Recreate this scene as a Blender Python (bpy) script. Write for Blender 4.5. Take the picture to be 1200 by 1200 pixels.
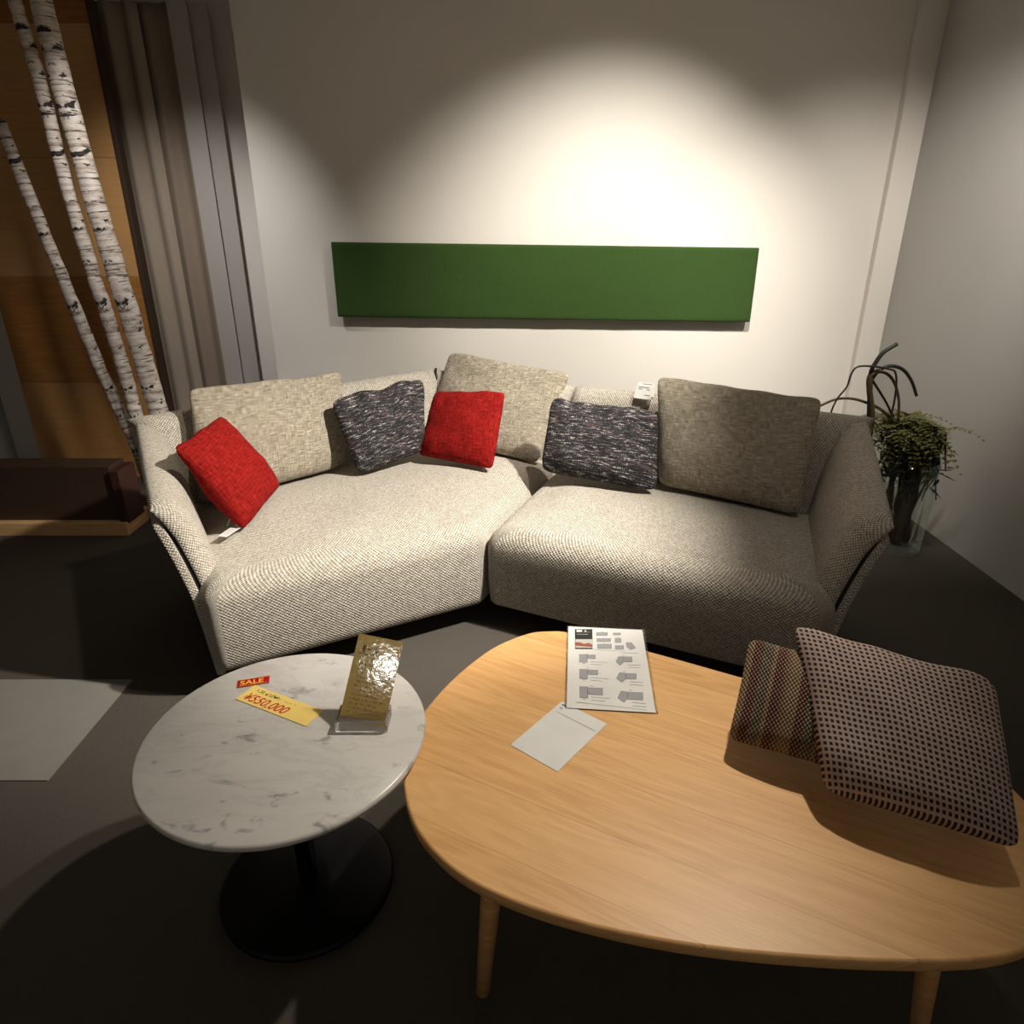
import bpy, bmesh, math, random
import numpy as np
from mathutils import Vector, Matrix, noise as mnoise

sc = bpy.context.scene
for o in list(bpy.data.objects):
    bpy.data.objects.remove(o)
COL = sc.collection
R = math.radians

# ------------------------------------------------------------------ camera
cam_d = bpy.data.cameras.new('camera')
cam = bpy.data.objects.new('camera', cam_d)
COL.objects.link(cam)
cam_d.sensor_width = 36.0
cam_d.lens = 24.0
cam_d.clip_start = 0.02
cam.location = (0, 0, 1.45)
cam.rotation_euler = (R(67.5), 0, 0)
sc.camera = cam

# ------------------------------------------------------------------ world and exposure
sc.view_settings.view_transform = 'Standard'
sc.view_settings.look = 'None'
sc.view_settings.gamma = 1.0
sc.view_settings.use_curve_mapping = False
sc.view_settings.exposure = 0.0
wd = bpy.data.worlds.new('world')
sc.world = wd
wd.use_nodes = True
bg = wd.node_tree.nodes['Background']
bg.inputs['Color'].default_value = (1.0, 0.9, 0.78, 1)
bg.inputs['Strength'].default_value = 0.17

# ------------------------------------------------------------------ showroom spotlights, then an added fill lamp and glare lamp
def spot(name, loc, target, watts, size, blend, col=(1, .83, .62), rad=.05):
    d = bpy.data.lights.new(name, 'SPOT')
    d.energy = watts
    d.spot_size = R(size)
    d.spot_blend = blend
    d.color = col
    d.shadow_soft_size = rad
    o = bpy.data.objects.new(name, d)
    COL.objects.link(o)
    o.location = loc
    o.rotation_euler = (Vector(target) - Vector(loc)).to_track_quat('-Z', 'Y').to_euler()
    return o

spot('spotlight_sofa', (1.25, 1.80, 2.5), (-.46, 2.48, .4), 700, 56, 1, (1, .945, .85), .04)
spot('spotlight_wall', (.75, 2.30, 2.55), (.50, 4.1, .85), 345, 76, 1, (1, .94, .84), .04)
spot('spotlight_right', (1.55, 2.2, 2.5), (1.90, 4.1, .60), 150, 74, 1, (1, .93, .84), .05)
spot('spotlight_arm', (-.15, 2.1, 2.5), (-1.40, 2.25, .5), 46, 44, 1, (1, .89, .72), .04)
spot('spotlight_table', (.90, 1.85, 2.5), (-.08, 1.32, .42), 165, 60, 1, (1, .92, .80), .04)
spot('spotlight_recess', (-1.36, 2.8, 2.55), (-1.85, 4.3, .85), 95, 64, 1, (1, .97, .94), .06)
spot('fill_light_right_seat', (1.05, 1.5, 2.5), (1.05, 2.6, .65), 17, 70, 1, (1, .93, .84), .05)  # weak fill lamp added to brighten the right seat and cushion
spot('glare_light_card', (-.32, -1.70, 2.5), (-.3, 1.25, .52), 16, 11, .8, (1, .94, .84), .05)  # narrow lamp added behind the camera to put a glare on the gold card

# ------------------------------------------------------------------ node helper
def lin(r, g, b):
    f = lambda c: (c / 255 / 12.92) if c / 255 <= .04045 else ((c / 255 + .055) / 1.055) ** 2.4
    return (f(r), f(g), f(b), 1)

class NT:
    def __init__(s, name):
        s.m = bpy.data.materials.new(name)
        s.m.use_nodes = True
        s.t = s.m.node_tree
        s.b = s.t.nodes['Principled BSDF']
        s.b.inputs['Roughness'].default_value = .85
    def n(s, typ, **kw):
        x = s.t.nodes.new(typ)
        for k, v in kw.items():
            setattr(x, k, v)
        return x
    def put(s, sock, v):
        if isinstance(v, bpy.types.NodeSocket):
            s.t.links.new(v, sock)
        else:
            sock.default_value = v
    def math(s, op, a, b=0.0, c=0.0):
        x = s.n('ShaderNodeMath', operation=op)
        s.put(x.inputs[0], a); s.put(x.inputs[1], b); s.put(x.inputs[2], c)
        return x.outputs[0]
    def mix(s, f, a, b, mode='MIX'):
        x = s.n('ShaderNodeMix', data_type='RGBA', blend_type=mode)
        s.put(x.inputs[0], f); s.put(x.inputs[6], a); s.put(x.inputs[7], b)
        return x.outputs[2]
    def ramp(s, f, stops, interp='LINEAR'):
        x = s.n('ShaderNodeValToRGB')
        x.color_ramp.interpolation = interp
        el = x.color_ramp.elements
        while len(el) < len(stops):
            el.new(.5)
        for e, (p, c) in zip(el, stops):
            e.position = p; e.color = c
        s.put(x.inputs[0], f)
        return x.outputs[0]
    def step(s, f, lo, hi):
        x = s.n('ShaderNodeMapRange', interpolation_type='SMOOTHSTEP')
        s.put(x.inputs[0], f); s.put(x.inputs[1], lo); s.put(x.inputs[2], hi)
        return x.outputs[0]
    def uv(s):
        x = s.n('ShaderNodeUVMap')
        x.uv_map = 'UVMap'
        return x.outputs[0]
    def obj(s):
        return s.n('ShaderNodeTexCoord').outputs['Object']
    def gen(s):
        return s.n('ShaderNodeTexCoord').outputs['Generated']
    def sep(s, v):
        x = s.n('ShaderNodeSeparateXYZ'); s.put(x.inputs[0], v)
        return x.outputs
    def comb(s, a, b, c=0.0):
        x = s.n('ShaderNodeCombineXYZ')
        s.put(x.inputs[0], a); s.put(x.inputs[1], b); s.put(x.inputs[2], c)
        return x.outputs[0]
    def scale(s, v, sx, sy, sz=1.0):
        x = s.n('ShaderNodeVectorMath', operation='MULTIPLY')
        s.put(x.inputs[0], v); x.inputs[1].default_value = (sx, sy, sz)
        return x.outputs[0]
    def noise(s, v, sc_, det=2.0, rough=.5, dist=0.0):
        x = s.n('ShaderNodeTexNoise')
        s.put(x.inputs['Vector'], v)
        x.inputs['Scale'].default_value = sc_
        x.inputs['Detail'].default_value = det
        x.inputs['Roughness'].default_value = rough
        x.inputs['Distortion'].default_value = dist
        return x.outputs[0]
    def bump(s, h, dist, strength=1.0):
        x = s.n('ShaderNodeBump')
        x.inputs['Strength'].default_value = strength
        x.inputs['Distance'].default_value = dist
        s.put(x.inputs['Height'], h)
        s.put(s.b.inputs['Normal'], x.outputs[0])
        return x.outputs[0]
    def base(s, c):
        s.put(s.b.inputs['Base Color'], c)
    def set(s, **kw):
        for k, v in kw.items():
            s.put(s.b.inputs[k.replace('_', ' ')], v)
        return s

def plain(name, col, rough=.7, **kw):
    t = NT(name)
    o = t.obj()
    c2 = tuple(min(1, x * 1.12) for x in col[:3]) + (1,)
    c1 = tuple(x * .90 for x in col[:3]) + (1,)
    t.base(t.mix(t.noise(o, 14, 3), c1, c2))
    t.b.inputs['Roughness'].default_value = rough
    t.set(**kw)
    return t.m

# ------------------------------------------------------------------ materials
def basket_weave(name, P=.0115):
    t = NT(name)
    u = t.uv()
    wob = t.noise(u, 60, 2)
    wob2 = t.noise(t.scale(u, 1.3, 1.7), 45, 2)
    x, y, _ = t.sep(u)
    x = t.math('MULTIPLY_ADD', wob, .005, x)
    y = t.math('MULTIPLY_ADD', wob2, .005, y)
    a = t.math('SINE', t.math('MULTIPLY', x, 2 * math.pi / P))
    b = t.math('SINE', t.math('MULTIPLY', y, 2 * math.pi / P))
    s = t.math('MULTIPLY', a, b)
    f = t.step(s, -.9, .75)
    yarn = t.noise(t.scale(u, 110, 150), 1, 2, .6)
    wn = t.n('ShaderNodeTexWhiteNoise', noise_dimensions='2D')
    t.put(wn.inputs['Vector'], t.comb(t.math('FLOOR', t.math('MULTIPLY', x, 2 / P)), t.math('FLOOR', t.math('MULTIPLY', y, 2 / P))))
    yarn = t.math('MULTIPLY_ADD', wn.outputs[0], .75, t.math('MULTIPLY', yarn, .3))
    dark = t.mix(yarn, lin(66, 57, 48), lin(140, 129, 114))
    light = t.mix(yarn, lin(176, 168, 152), lin(230, 224, 212))
    c = t.mix(f, dark, light)
    big = t.noise(u, 5, 2)
    c = t.mix(t.math('MULTIPLY', big, .25), c, lin(178, 164, 146))
    t.base(c)
    t.set(Roughness=.92, Sheen_Weight=.12)
    t.bump(t.math('ADD', s, t.math('MULTIPLY', yarn, 1.1)), .0018, .65)
    return t.m

def slub_weave(name):
    t = NT(name)
    u = t.uv()
    h = t.noise(t.scale(u, 26, 270), 1, 2, .5)
    v = t.noise(t.scale(u, 270, 30), 1, 2, .5)
    g = t.math('MULTIPLY_ADD', h, .55, t.math('MULTIPLY', v, .45))
    x, y, _ = t.sep(u)
    wv = t.math('MULTIPLY', t.math('SINE', t.math('MULTIPLY', x, 2 * math.pi / .0085)),
                t.math('SINE', t.math('MULTIPLY', y, 2 * math.pi / .0085)))
    g = t.math('MULTIPLY_ADD', wv, .10, g)
    c = t.ramp(g, [(.28, lin(78, 69, 58)), (.45, lin(132, 121, 104)), (.55, lin(156, 146, 128)), (.72, lin(206, 198, 182))])
    t.base(c)
    t.set(Roughness=.92, Sheen_Weight=.1)
    t.bump(g, .003, .6)
    return t.m

def tweed_weave(name):
    t = NT(name)
    u = t.uv()
    wob = t.noise(u, 22, 2)
    x, y, _ = t.sep(u)
    u2 = t.comb(x, t.math('MULTIPLY_ADD', wob, .012, y))
    h = t.noise(t.scale(u2, 20, 190), 1, 2, .6)
    v = t.noise(t.scale(u2, 210, 70), 1, 1, .5)
    bnd = t.noise(t.scale(u2, 6, 45), 1, 1, .5)
    g = t.math('MULTIPLY_ADD', h, .62, t.math('MULTIPLY', v, .26))
    g = t.math('MULTIPLY_ADD', bnd, .12, g)
    c = t.ramp(g, [(.42, lin(14, 13, 15)), (.505, lin(30, 28, 31)), (.565, lin(76, 71, 73)), (.65, lin(190, 184, 178))])
    tint = t.noise(t.scale(u2, 12, 60), 1, 2)
    c = t.mix(t.step(tint, .55, .72), c, t.mix(.5, c, lin(92, 60, 62)))
    t.base(c)
    t.set(Roughness=.95)
    t.bump(g, .005, .8)
    return t.m

def red_weave(name):
    t = NT(name)
    u = t.uv()
    h = t.noise(t.scale(u, 24, 230), 1, 2, .5)
    v = t.noise(t.scale(u, 230, 24), 1, 2, .5)
    g = t.math('MULTIPLY_ADD', h, .5, t.math('MULTIPLY', v, .5))
    c = t.ramp(g, [(.34, lin(78, 6, 4)), (.50, lin(124, 14, 11)), (.66, lin(152, 34, 26))])
    t.base(c)
    t.set(Roughness=.9)
    t.b.inputs['Specular IOR Level'].default_value = .15
    t.bump(g, .002, .5)
    return t.m

def stripe_weave(name):
    t = NT(name)
    u = t.uv()
    x, y, _ = t.sep(u)
    xs = t.math('MULTIPLY_ADD', t.noise(u, 30, 2), .004, x)
    band = t.math('FRACT', t.math('MULTIPLY', xs, 1 / .105))
    A, B, C_, D = lin(138, 114, 82), lin(88, 36, 28), lin(94, 84, 66), lin(104, 60, 42)
    c = t.ramp(band, [(0, A), (.16, A), (.18, B), (.34, B), (.36, C_), (.56, C_), (.58, A), (.64, A), (.66, B), (.8, B), (.82, D), (.98, A)])
    cell = t.math('MULTIPLY', t.math('SINE', t.math('MULTIPLY', x, 2 * math.pi / .0085)),
                  t.math('SINE', t.math('MULTIPLY', y, 2 * math.pi / .0105)))
    c = t.mix(t.step(cell, .25, .7), c, lin(156, 142, 120))
    c = t.mix(t.math('MULTIPLY', t.step(cell, -.1, -.7), .8), c, lin(42, 22, 18))
    t.base(c)
    t.set(Roughness=.95)
    t.bump(cell, .003, .8)
    return t.m

def dotted_weave(name):
    t = NT(name)
    u = t.uv()
    x, y, _ = t.sep(u)
    P = .0112
    a = t.step(t.math('SINE', t.math('MULTIPLY', x, 2 * math.pi / P)), .0-.35, .0)
    b = t.step(t.math('SINE', t.math('MULTIPLY', y, 2 * math.pi / P)), -.35, 0.0)
    d = t.math('MULTIPLY', a, b)
    yarn = t.noise(u, 220, 2)
    base = t.mix(yarn, lin(140, 120, 112), lin(186, 166, 154))
    c = t.mix(d, base, lin(38, 14, 20))
    t.base(c)
    t.set(Roughness=.95)
    t.bump(t.math('SUBTRACT', 1.0, d), .002, .8)
    return t.m

def carpet_mat():
    t = NT('charcoal_carpet')
    o = t.obj()
    f = t.noise(o, 420, 3, .7)
    b = t.noise(o, 2.5, 2)
    c = t.mix(f, lin(38, 35, 31), lin(112, 105, 97))
    t.base(t.mix(t.math('MULTIPLY', b, .35), c, lin(62, 57, 52)))
    t.set(Roughness=1.0)
    t.b.inputs['Specular IOR Level'].default_value = .1
    t.bump(f, .004, .8)
    return t.m

def wall_mat(name, ca, cb):
    t = NT(name)
    o = t.obj()
    f = t.noise(o, 130, 4, .65)
    big = t.noise(o, 1.5, 2)
    t.base(t.mix(big, ca, cb))
    t.set(Roughness=.9)
    t.bump(f, .0015, .35)
    return t.m

def marble_mat():
    t = NT('white_marble')
    o = t.scale(t.obj(), 1.0, 2.6, 1.0)
    w = t.noise(o, 3.2, 8, .62, 1.8)
    v = t.math('ABSOLUTE', t.math('SUBTRACT', w, .5))
    vein = t.step(v, .05, .0)
    w2 = t.noise(t.scale(t.obj(), 1, 2.0), 13, 5, .6, .6)
    spot_ = t.step(w2, .585, .70)
    cloud = t.noise(o, 5, 4)
    c = t.mix(cloud, lin(192, 188, 182), lin(216, 213, 208))
    c = t.mix(t.math('MULTIPLY', vein, .16), c, lin(142, 140, 138))
    c = t.mix(t.math('MULTIPLY', spot_, .75), c, lin(128, 126, 126))
    t.base(c)
    t.set(Roughness=.28)
    return t.m

def oak_mat(name='oak_wood', w=.13, ca=lin(224, 174, 112), cb=lin(196, 140, 80)):
    t = NT(name)
    u = t.uv()
    x, y, _ = t.sep(u)
    pl = t.math('FLOOR', t.math('MULTIPLY', y, 1 / w))
    tone = t.n('ShaderNodeTexWhiteNoise', noise_dimensions='1D')
    t.put(tone.inputs['W'], pl)
    sh = t.comb(t.math('MULTIPLY_ADD', tone.outputs[0], 7.0, x), y, tone.outputs[0])
    g1 = t.noise(t.scale(sh, 3, 55), 1, 5, .65, .5)
    g2 = t.noise(t.scale(sh, 12, 320), 1, 3, .6)
    ring = t.math('SINE', t.math('MULTIPLY', t.noise(t.scale(sh, 1.3, 9), 1, 2, .5, .4), 60))
    g = t.math('MULTIPLY_ADD', g1, .6, t.math('MULTIPLY', g2, .4))
    g = t.math('MULTIPLY_ADD', ring, .05, g)
    c = t.mix(t.step(g, .32, .68), cb, ca)
    c = t.mix(t.math('MULTIPLY', tone.outputs[0], .5), c, lin(230, 186, 128))
    seam = t.math('FRACT', t.math('MULTIPLY', y, 1 / w))
    c = t.mix(t.math('MULTIPLY', t.step(seam, .012, .004), .5), c, lin(110, 66, 28))
    t.base(c)
    t.set(Roughness=.42)
    t.bump(g2, .0006, .3)
    return t.m

def birch_mat():
    t = NT('birch_bark')
    u = t.uv()
    n1 = t.noise(t.scale(u, 9, 40), 1, 5, .7)
    n2 = t.noise(t.scale(u, 5, 60), 1.3, 2, .6)
    sc_ = t.noise(t.scale(u, 12, 22), 1, 3, .6, .8)
    c = t.ramp(n1, [(.32, lin(128, 108, 94)), (.5, lin(202, 190, 178)), (.7, lin(232, 224, 214))])
    c = t.mix(t.step(n2, .575, .66), c, lin(92, 78, 68))
    c = t.mix(t.step(sc_, .585, .64), c, lin(30, 24, 22))
    t.base(c)
    t.set(Roughness=.8)
    t.bump(n1, .006, .7)
    return t.m

M = {}
M['basket'] = basket_weave('beige_basket_weave_fabric')
M['slub'] = slub_weave('beige_slub_fabric')
M['tweed'] = tweed_weave('black_white_tweed_fabric')
M['red'] = red_weave('red_fabric')
M['stripe'] = stripe_weave('striped_woven_fabric')
M['dots'] = dotted_weave('dotted_woven_fabric')
M['carpet'] = carpet_mat()
M['wall'] = wall_mat('white_wallpaper', lin(222, 216, 207), lin(230, 225, 217))
M['grey_wall'] = wall_mat('grey_wallpaper', lin(176, 174, 170), lin(186, 184, 180))
M['ceil'] = wall_mat('ceiling_paint', lin(225, 222, 216), lin(230, 227, 222))
M['marble'] = marble_mat()
M['oak'] = oak_mat()
M['ochre'] = oak_mat('ochre_wood', .6, lin(168, 112, 48), lin(140, 88, 34))
M['pale_wood'] = oak_mat('pale_wood', .3, lin(206, 168, 122), lin(180, 140, 96))
M['maroon'] = plain('dark_maroon_wood', lin(58, 28, 20), .5)
M['dark_brown'] = plain('dark_brown_board', lin(58, 40, 26), .6)
M['birch'] = birch_mat()
M['black'] = plain('matte_black', lin(16, 15, 14), .6)
M['black_metal'] = plain('black_metal', lin(26, 26, 27), .4, Metallic=.8)
M['steel'] = plain('grey_steel', lin(150, 150, 150), .35, Metallic=.9)
M['grey_tile'] = plain('grey_floor_tile', lin(120, 118, 112), .5)
M['ink'] = plain('black_ink', lin(30, 26, 28), .7)
M['ink_grey'] = plain('grey_ink', lin(104, 102, 102), .7)
M['ink_light'] = plain('light_grey_ink', lin(150, 150, 153), .7)
M['ink_red'] = plain('red_ink', lin(196, 30, 24), .6)
M['ink_green'] = plain('green_ink', lin(60, 100, 50), .6)
M['paper'] = plain('white_paper', lin(214, 212, 207), .6)
M['yellow'] = plain('yellow_card', lin(244, 212, 120), .6)
M['sale_red'] = plain('sale_red', lin(178, 14, 22), .35)
M['sale_gold'] = plain('sale_gold', lin(250, 196, 84), .4)
M['photo_dark'] = plain('photo_dark_green', lin(26, 30, 24), .5)
M['photo_sky'] = plain('photo_grey', lin(190, 184, 178), .5)
M['photo_rust'] = plain('photo_rust', lin(150, 84, 60), .5)

def moss_mat():
    t = NT('green_moss')
    o = t.obj()
    f = t.noise(o, 260, 3, .7)
    b = t.noise(o, 18, 3)
    c = t.mix(f, lin(18, 40, 8), lin(72, 104, 40))
    t.base(t.mix(t.math('MULTIPLY', b, .4), c, lin(52, 82, 28)))
    t.set(Roughness=1.0)
    t.bump(f, .006, 1)
    return t.m
M['moss'] = moss_mat()

def leaf_mat(name, a, b):
    t = NT(name)
    t.base(t.mix(t.noise(t.obj(), 40, 3), a, b))
    t.set(Roughness=.55)
    return t.m
M['leaf'] = leaf_mat('olive_fern_leaf', lin(54, 56, 20), lin(108, 104, 44))
M['leaf_dark'] = leaf_mat('dark_green_leaf', lin(20, 30, 18), lin(50, 62, 36))
M['vine'] = leaf_mat('olive_vine_bark', lin(46, 40, 18), lin(86, 76, 40))
M['vine_dark'] = leaf_mat('black_vine_bark', lin(18, 16, 14), lin(40, 34, 28))
M['cork'] = leaf_mat('brown_trunk_bark', lin(48, 32, 22), lin(98, 72, 52))

def curtain_mat(name, a, b, al=1.0):
    t = NT(name)
    o = t.obj()
    f = t.noise(t.scale(o, 400, 400, 30), 1, 2)
    t.base(t.mix(f, a, b))
    t.set(Roughness=.9)
    return t.m
M['taupe'] = curtain_mat('taupe_curtain_fabric', lin(150, 136, 120), lin(174, 160, 142))
M['greige'] = curtain_mat('grey_panel_fabric', lin(168, 162, 156), lin(184, 178, 172))
M['brown_cloth'] = curtain_mat('brown_curtain_fabric', lin(136, 120, 104), lin(152, 136, 120))

tg = NT('clear_glass')
tg.base((.97, .98, .97, 1))
tg.set(Roughness=.03, Transmission_Weight=1.0, IOR=1.45)
M['glass'] = tg.m
tv = NT('thin_vase_glass')
tr_ = tv.n('ShaderNodeBsdfTransparent')
gl_ = tv.n('ShaderNodeBsdfGlossy')
gl_.inputs['Roughness'].default_value = .04
fr_ = tv.n('ShaderNodeLayerWeight')
fr_.inputs['Blend'].default_value = .25
mx_ = tv.n('ShaderNodeMixShader')
tv.put(mx_.inputs[0], tv.math('MULTIPLY_ADD', fr_.outputs['Facing'], .30, .03))
tv.t.links.new(tr_.outputs[0], mx_.inputs[1]); tv.t.links.new(gl_.outputs[0], mx_.inputs[2])
tr_.inputs['Color'].default_value = (.95, .97, .96, 1)
tv.t.links.new(mx_.outputs[0], tv.t.nodes['Material Output'].inputs['Surface'])
M['vase_glass'] = tv.m

def gold_mat():
    t = NT('gold_card_paper')
    o = t.obj()
    t.base(t.mix(t.noise(o, 60, 2), lin(158, 128, 52), lin(176, 146, 70)))
    t.set(Roughness=.6, Coat_Weight=1.0, Coat_Roughness=.09)
    bm_ = t.n('ShaderNodeBump')
    bm_.inputs['Strength'].default_value = .11
    bm_.inputs['Distance'].default_value = .004
    t.put(bm_.inputs['Height'], t.math('ADD', t.noise(o, 34, 3, .6), t.math('MULTIPLY', t.noise(o, 150, 2), .12)))
    t.put(t.b.inputs['Coat Normal'], bm_.outputs[0])
    return t.m
M['gold'] = gold_mat()

# ------------------------------------------------------------------ object helpers
def tag(o, label, cat, group=None):
    o['label'] = label
    o['category'] = cat
    if group:
        o['group'] = group
    return o

def thing(name, label, cat, loc=(0, 0, 0), group=None):
    o = bpy.data.objects.new(name, None)
    o.empty_display_size = .1
    COL.objects.link(o)
    o.location = loc
    return tag(o, label, cat, group)

def obj(name, verts, faces, mats, parent=None, uvs=None, mi=None, smooth=True, structure=False):
    """world-space verts; parent's location is subtracted"""
    me = bpy.data.meshes.new(name)
    off = np.array(parent.matrix_world.translation if False else (0, 0, 0), float)
    p = parent
    while p is not None:
        off = off + np.array(p.location)
        p = p.parent
    v = np.asarray(verts, float)
    ctr = np.zeros(3)
    if parent is None:
        ctr = (v.min(0) + v.max(0)) / 2
        ctr[2] = v[:, 2].min()
    me.from_pydata([tuple(q) for q in (v - off - ctr)], [], [tuple(f) for f in faces])
    if not isinstance(mats, (list, tuple)):
        mats = [mats]
    for m in mats:
        me.materials.append(m)
    if mi is not None:
        me.polygons.foreach_set('material_index', mi)
    if uvs is not None:
        L = me.uv_layers.new(name='UVMap')
        li = np.empty(len(me.loops), int)
        me.loops.foreach_get('vertex_index', li)
        L.data.foreach_set('uv', np.asarray(uvs, float)[li].ravel())
    if smooth:
        me.polygons.foreach_set('use_smooth', [True] * len(me.polygons))
    bm = bmesh.new(); bm.from_mesh(me)
    bmesh.ops.recalc_face_normals(bm, faces=bm.faces)
    bm.to_mesh(me); bm.free()
    me.update()
    o = bpy.data.objects.new(name, me)
    COL.objects.link(o)
    if parent is not None:
        o.parent = parent
    else:
        o.location = ctr
    if structure:
        o['kind'] = 'structure'
    return o

class MB:
    """collects simple shapes for ONE mesh"""
    def __init__(s):
        s.v, s.f, s.uv, s.mi = [], [], [], []
    def add(s, v, f, uv=None, m=0):
        n = len(s.v)
        s.v += [tuple(q) for q in v]
        s.f += [tuple(i + n for i in q) for q in f]
        s.uv += [tuple(q) for q in uv] if uv is not None else [(q[0], q[1]) for q in v]
        s.mi += [m] * len(f)
        return s
    def box(s, lo, hi, m=0, bev=0.0):
        bm = bmesh.new()
        bmesh.ops.create_cube(bm, size=1)
        lo = np.array(lo, float); hi = np.array(hi, float)
        for q in bm.verts:
            q.co = Vector(lo + (np.array(q.co) + .5) * (hi - lo))
        if bev > 0:
            bmesh.ops.bevel(bm, geom=bm.edges[:], offset=bev, segments=2, affect='EDGES', profile=.5)
        bm.verts.index_update()
        vs = [tuple(q.co) for q in bm.verts]
        uv = [(q[0] + q[1], q[2]) for q in vs]
        s.add(vs, [[q.index for q in f.verts] for f in bm.faces], uv, m)
        bm.free()
        return s
    def tube(s, pts, rad, n=10, m=0, cap=True):
        pts = np.asarray(pts, float)
        k = len(pts)
        rad = np.full(k, rad) if np.isscalar(rad) else np.asarray(rad, float)
        T = np.gradient(pts, axis=0)
        T /= np.linalg.norm(T, axis=1)[:, None] + 1e-12
        up = np.array([0, 0, 1.]) if abs(T[0][2]) < .9 else np.array([1., 0, 0])
        A = np.cross(T[0], up); A /= np.linalg.norm(A)
        v, uv, L = [], [], 0.0
        for i in range(k):
            if i:
                L += np.linalg.norm(pts[i] - pts[i - 1])
            A = A - T[i] * np.dot(A, T[i]); A /= np.linalg.norm(A) + 1e-12
            B = np.cross(T[i], A)
            for j in range(n):
                a = 2 * math.pi * j / n
                v.append(pts[i] + rad[i] * (A * math.cos(a) + B * math.sin(a)))
                uv.append((abs(j / n - .5) * 2 * math.pi * rad[i], L))
        f = [(i * n + j, i * n + (j + 1) % n, (i + 1) * n + (j + 1) % n, (i + 1) * n + j) for i in range(k - 1) for j in range(n)]
        if cap:
            f += [tuple(range(n))[::-1], tuple((k - 1) * n + j for j in range(n))]
        return s.add(v, f, uv, m)
    def lathe(s, prof, ctr, n=64, m=0):
        v, uv = [], []
        for r, z in prof:
            for j in range(n):
                a = 2 * math.pi * j / n
                v.append((ctr[0] + r * math.cos(a), ctr[1] + r * math.sin(a), ctr[2] + z))
                uv.append((r * math.cos(a), r * math.sin(a)))
        k = len(prof)
        f = [(i * n + j, i * n + (j + 1) % n, (i + 1) * n + (j + 1) % n, (i + 1) * n + j) for i in range(k - 1) for j in range(n)]
        f += [tuple(range(n))[::-1], tuple((k - 1) * n + j for j in range(n))]
        return s.add(v, f, uv, m)
    def build(s, name, mats, parent=None, smooth=True, structure=False):
        return obj(name, s.v, s.f, mats, parent, s.uv, s.mi, smooth, structure)

def box(name, lo, hi, m, parent=None, bev=0.0, structure=False):
    return MB().box(lo, hi, 0, bev).build(name, m, parent, smooth=False, structure=structure)

def spline(pts, k=8):
    P = np.asarray(pts, float)
    P = np.vstack([2 * P[0] - P[1], P, 2 * P[-1] - P[-2]])
    out = []
    for i in range(1, len(P) - 2):
        for t in np.linspace(0, 1, k, endpoint=False):
            a, b, c, d = P[i - 1:i + 3]
            out.append(.5 * ((2 * b) + (c - a) * t + (2 * a - 5 * b + 4 * c - d) * t * t + (3 * b - a - 3 * c + d) * t ** 3))
    out.append(P[-2])
    return np.array(out)

def edge_samples(n, frac):
    """parameters 0..1, denser near both ends"""
    e = frac * (1 - np.cos(np.linspace(0, math.pi / 2, 7)))
    mid = np.linspace(frac, 1 - frac, n)[1:-1]
    return np.concatenate([e, mid, 1 - e[::-1]])

def nz(x, y, z, s):
    return mnoise.noise(Vector((x * s, y * s, z * s)))

# puffy sheet: S(a,b)->point for a,b in 0..1, two skins sharing their rim
def puffy(name, S, W, H, thick, rim, mat, parent=None, inside=None, offset=0.0, na=40, nb=26, wr=0.0, seed=0.0, sq=2.0, uvo=(0, 0), outer=1.0):
    A = edge_samples(na, min(.3, rim / W)); B = edge_samples(nb, min(.3, rim / H))
    P = np.array([[S(a, b) for b in B] for a in A])
    e = 1e-3
    def nrm(a, b):
        a0, a1 = max(0, a - e), min(1, a + e); b0, b1 = max(0, b - e), min(1, b + e)
        n = np.cross(np.array(S(a1, b)) - np.array(S(a0, b)), np.array(S(a, b1)) - np.array(S(a, b0)))
        return n / np.linalg.norm(n)
    N = np.array([[nrm(a, b) for b in B] for a in A])
    if inside is not None:
        i, j = len(A) // 2, len(B) // 2
        if np.dot(N[i, j], np.array(inside) - P[i, j]) < 0:
            N = -N
    P = P + N * offset
    prof = lambda d: (1 - max(0, 1 - d / rim) ** sq) ** (1 / sq)
    T = np.array([[thick / 2 * prof(min(a, 1 - a) * W) * prof(min(b, 1 - b) * H) for b in B] for a in A])
    na_, nb_ = len(A), len(B)
    Q = P + N * T[:, :, None]
    cu = np.zeros((na_, nb_)); cv = np.zeros((na_, nb_))
    cu[1:] = np.cumsum(np.linalg.norm(np.diff(Q, axis=0), axis=2), axis=0)
    cv[:, 1:] = np.cumsum(np.linalg.norm(np.diff(Q, axis=1), axis=2), axis=1)
    cu -= cu[na_ // 2]; cv -= cv[:, nb_ // 2][:, None]
    cu += W / 2 + uvo[0]; cv += H / 2 + uvo[1]
    verts, uv, idx = [], [], {}
    def add(side, i, j):
        rimv = i in (0, na_ - 1) or j in (0, nb_ - 1)
        key = (0 if rimv else side, i, j)
        if key in idx:
            return idx[key]
        p = P[i, j].copy()
        if not rimv:
            w = 0.0
            if wr:
                w = wr * (nz(A[i] * W + seed, B[j] * H, side * .3, 7) + .5 * nz(A[i] * W, B[j] * H + seed, side, 16)) * min(1, T[i, j] / (thick * .25))
            p = p + N[i, j] * side * (T[i, j] + w) * (1 if side > 0 else outer)
        idx[key] = len(verts)
        verts.append(p); uv.append((cu[i, j], cv[i, j]))
        return idx[key]
    faces = []
    for side in (1, -1):
        for i in range(na_ - 1):
            for j in range(nb_ - 1):
                q = [add(side, i, j), add(side, i + 1, j), add(side, i + 1, j + 1), add(side, i, j + 1)]
                faces.append(q if side > 0 else q[::-1])
    return obj(name, verts, faces, mat, parent, uv)

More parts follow.
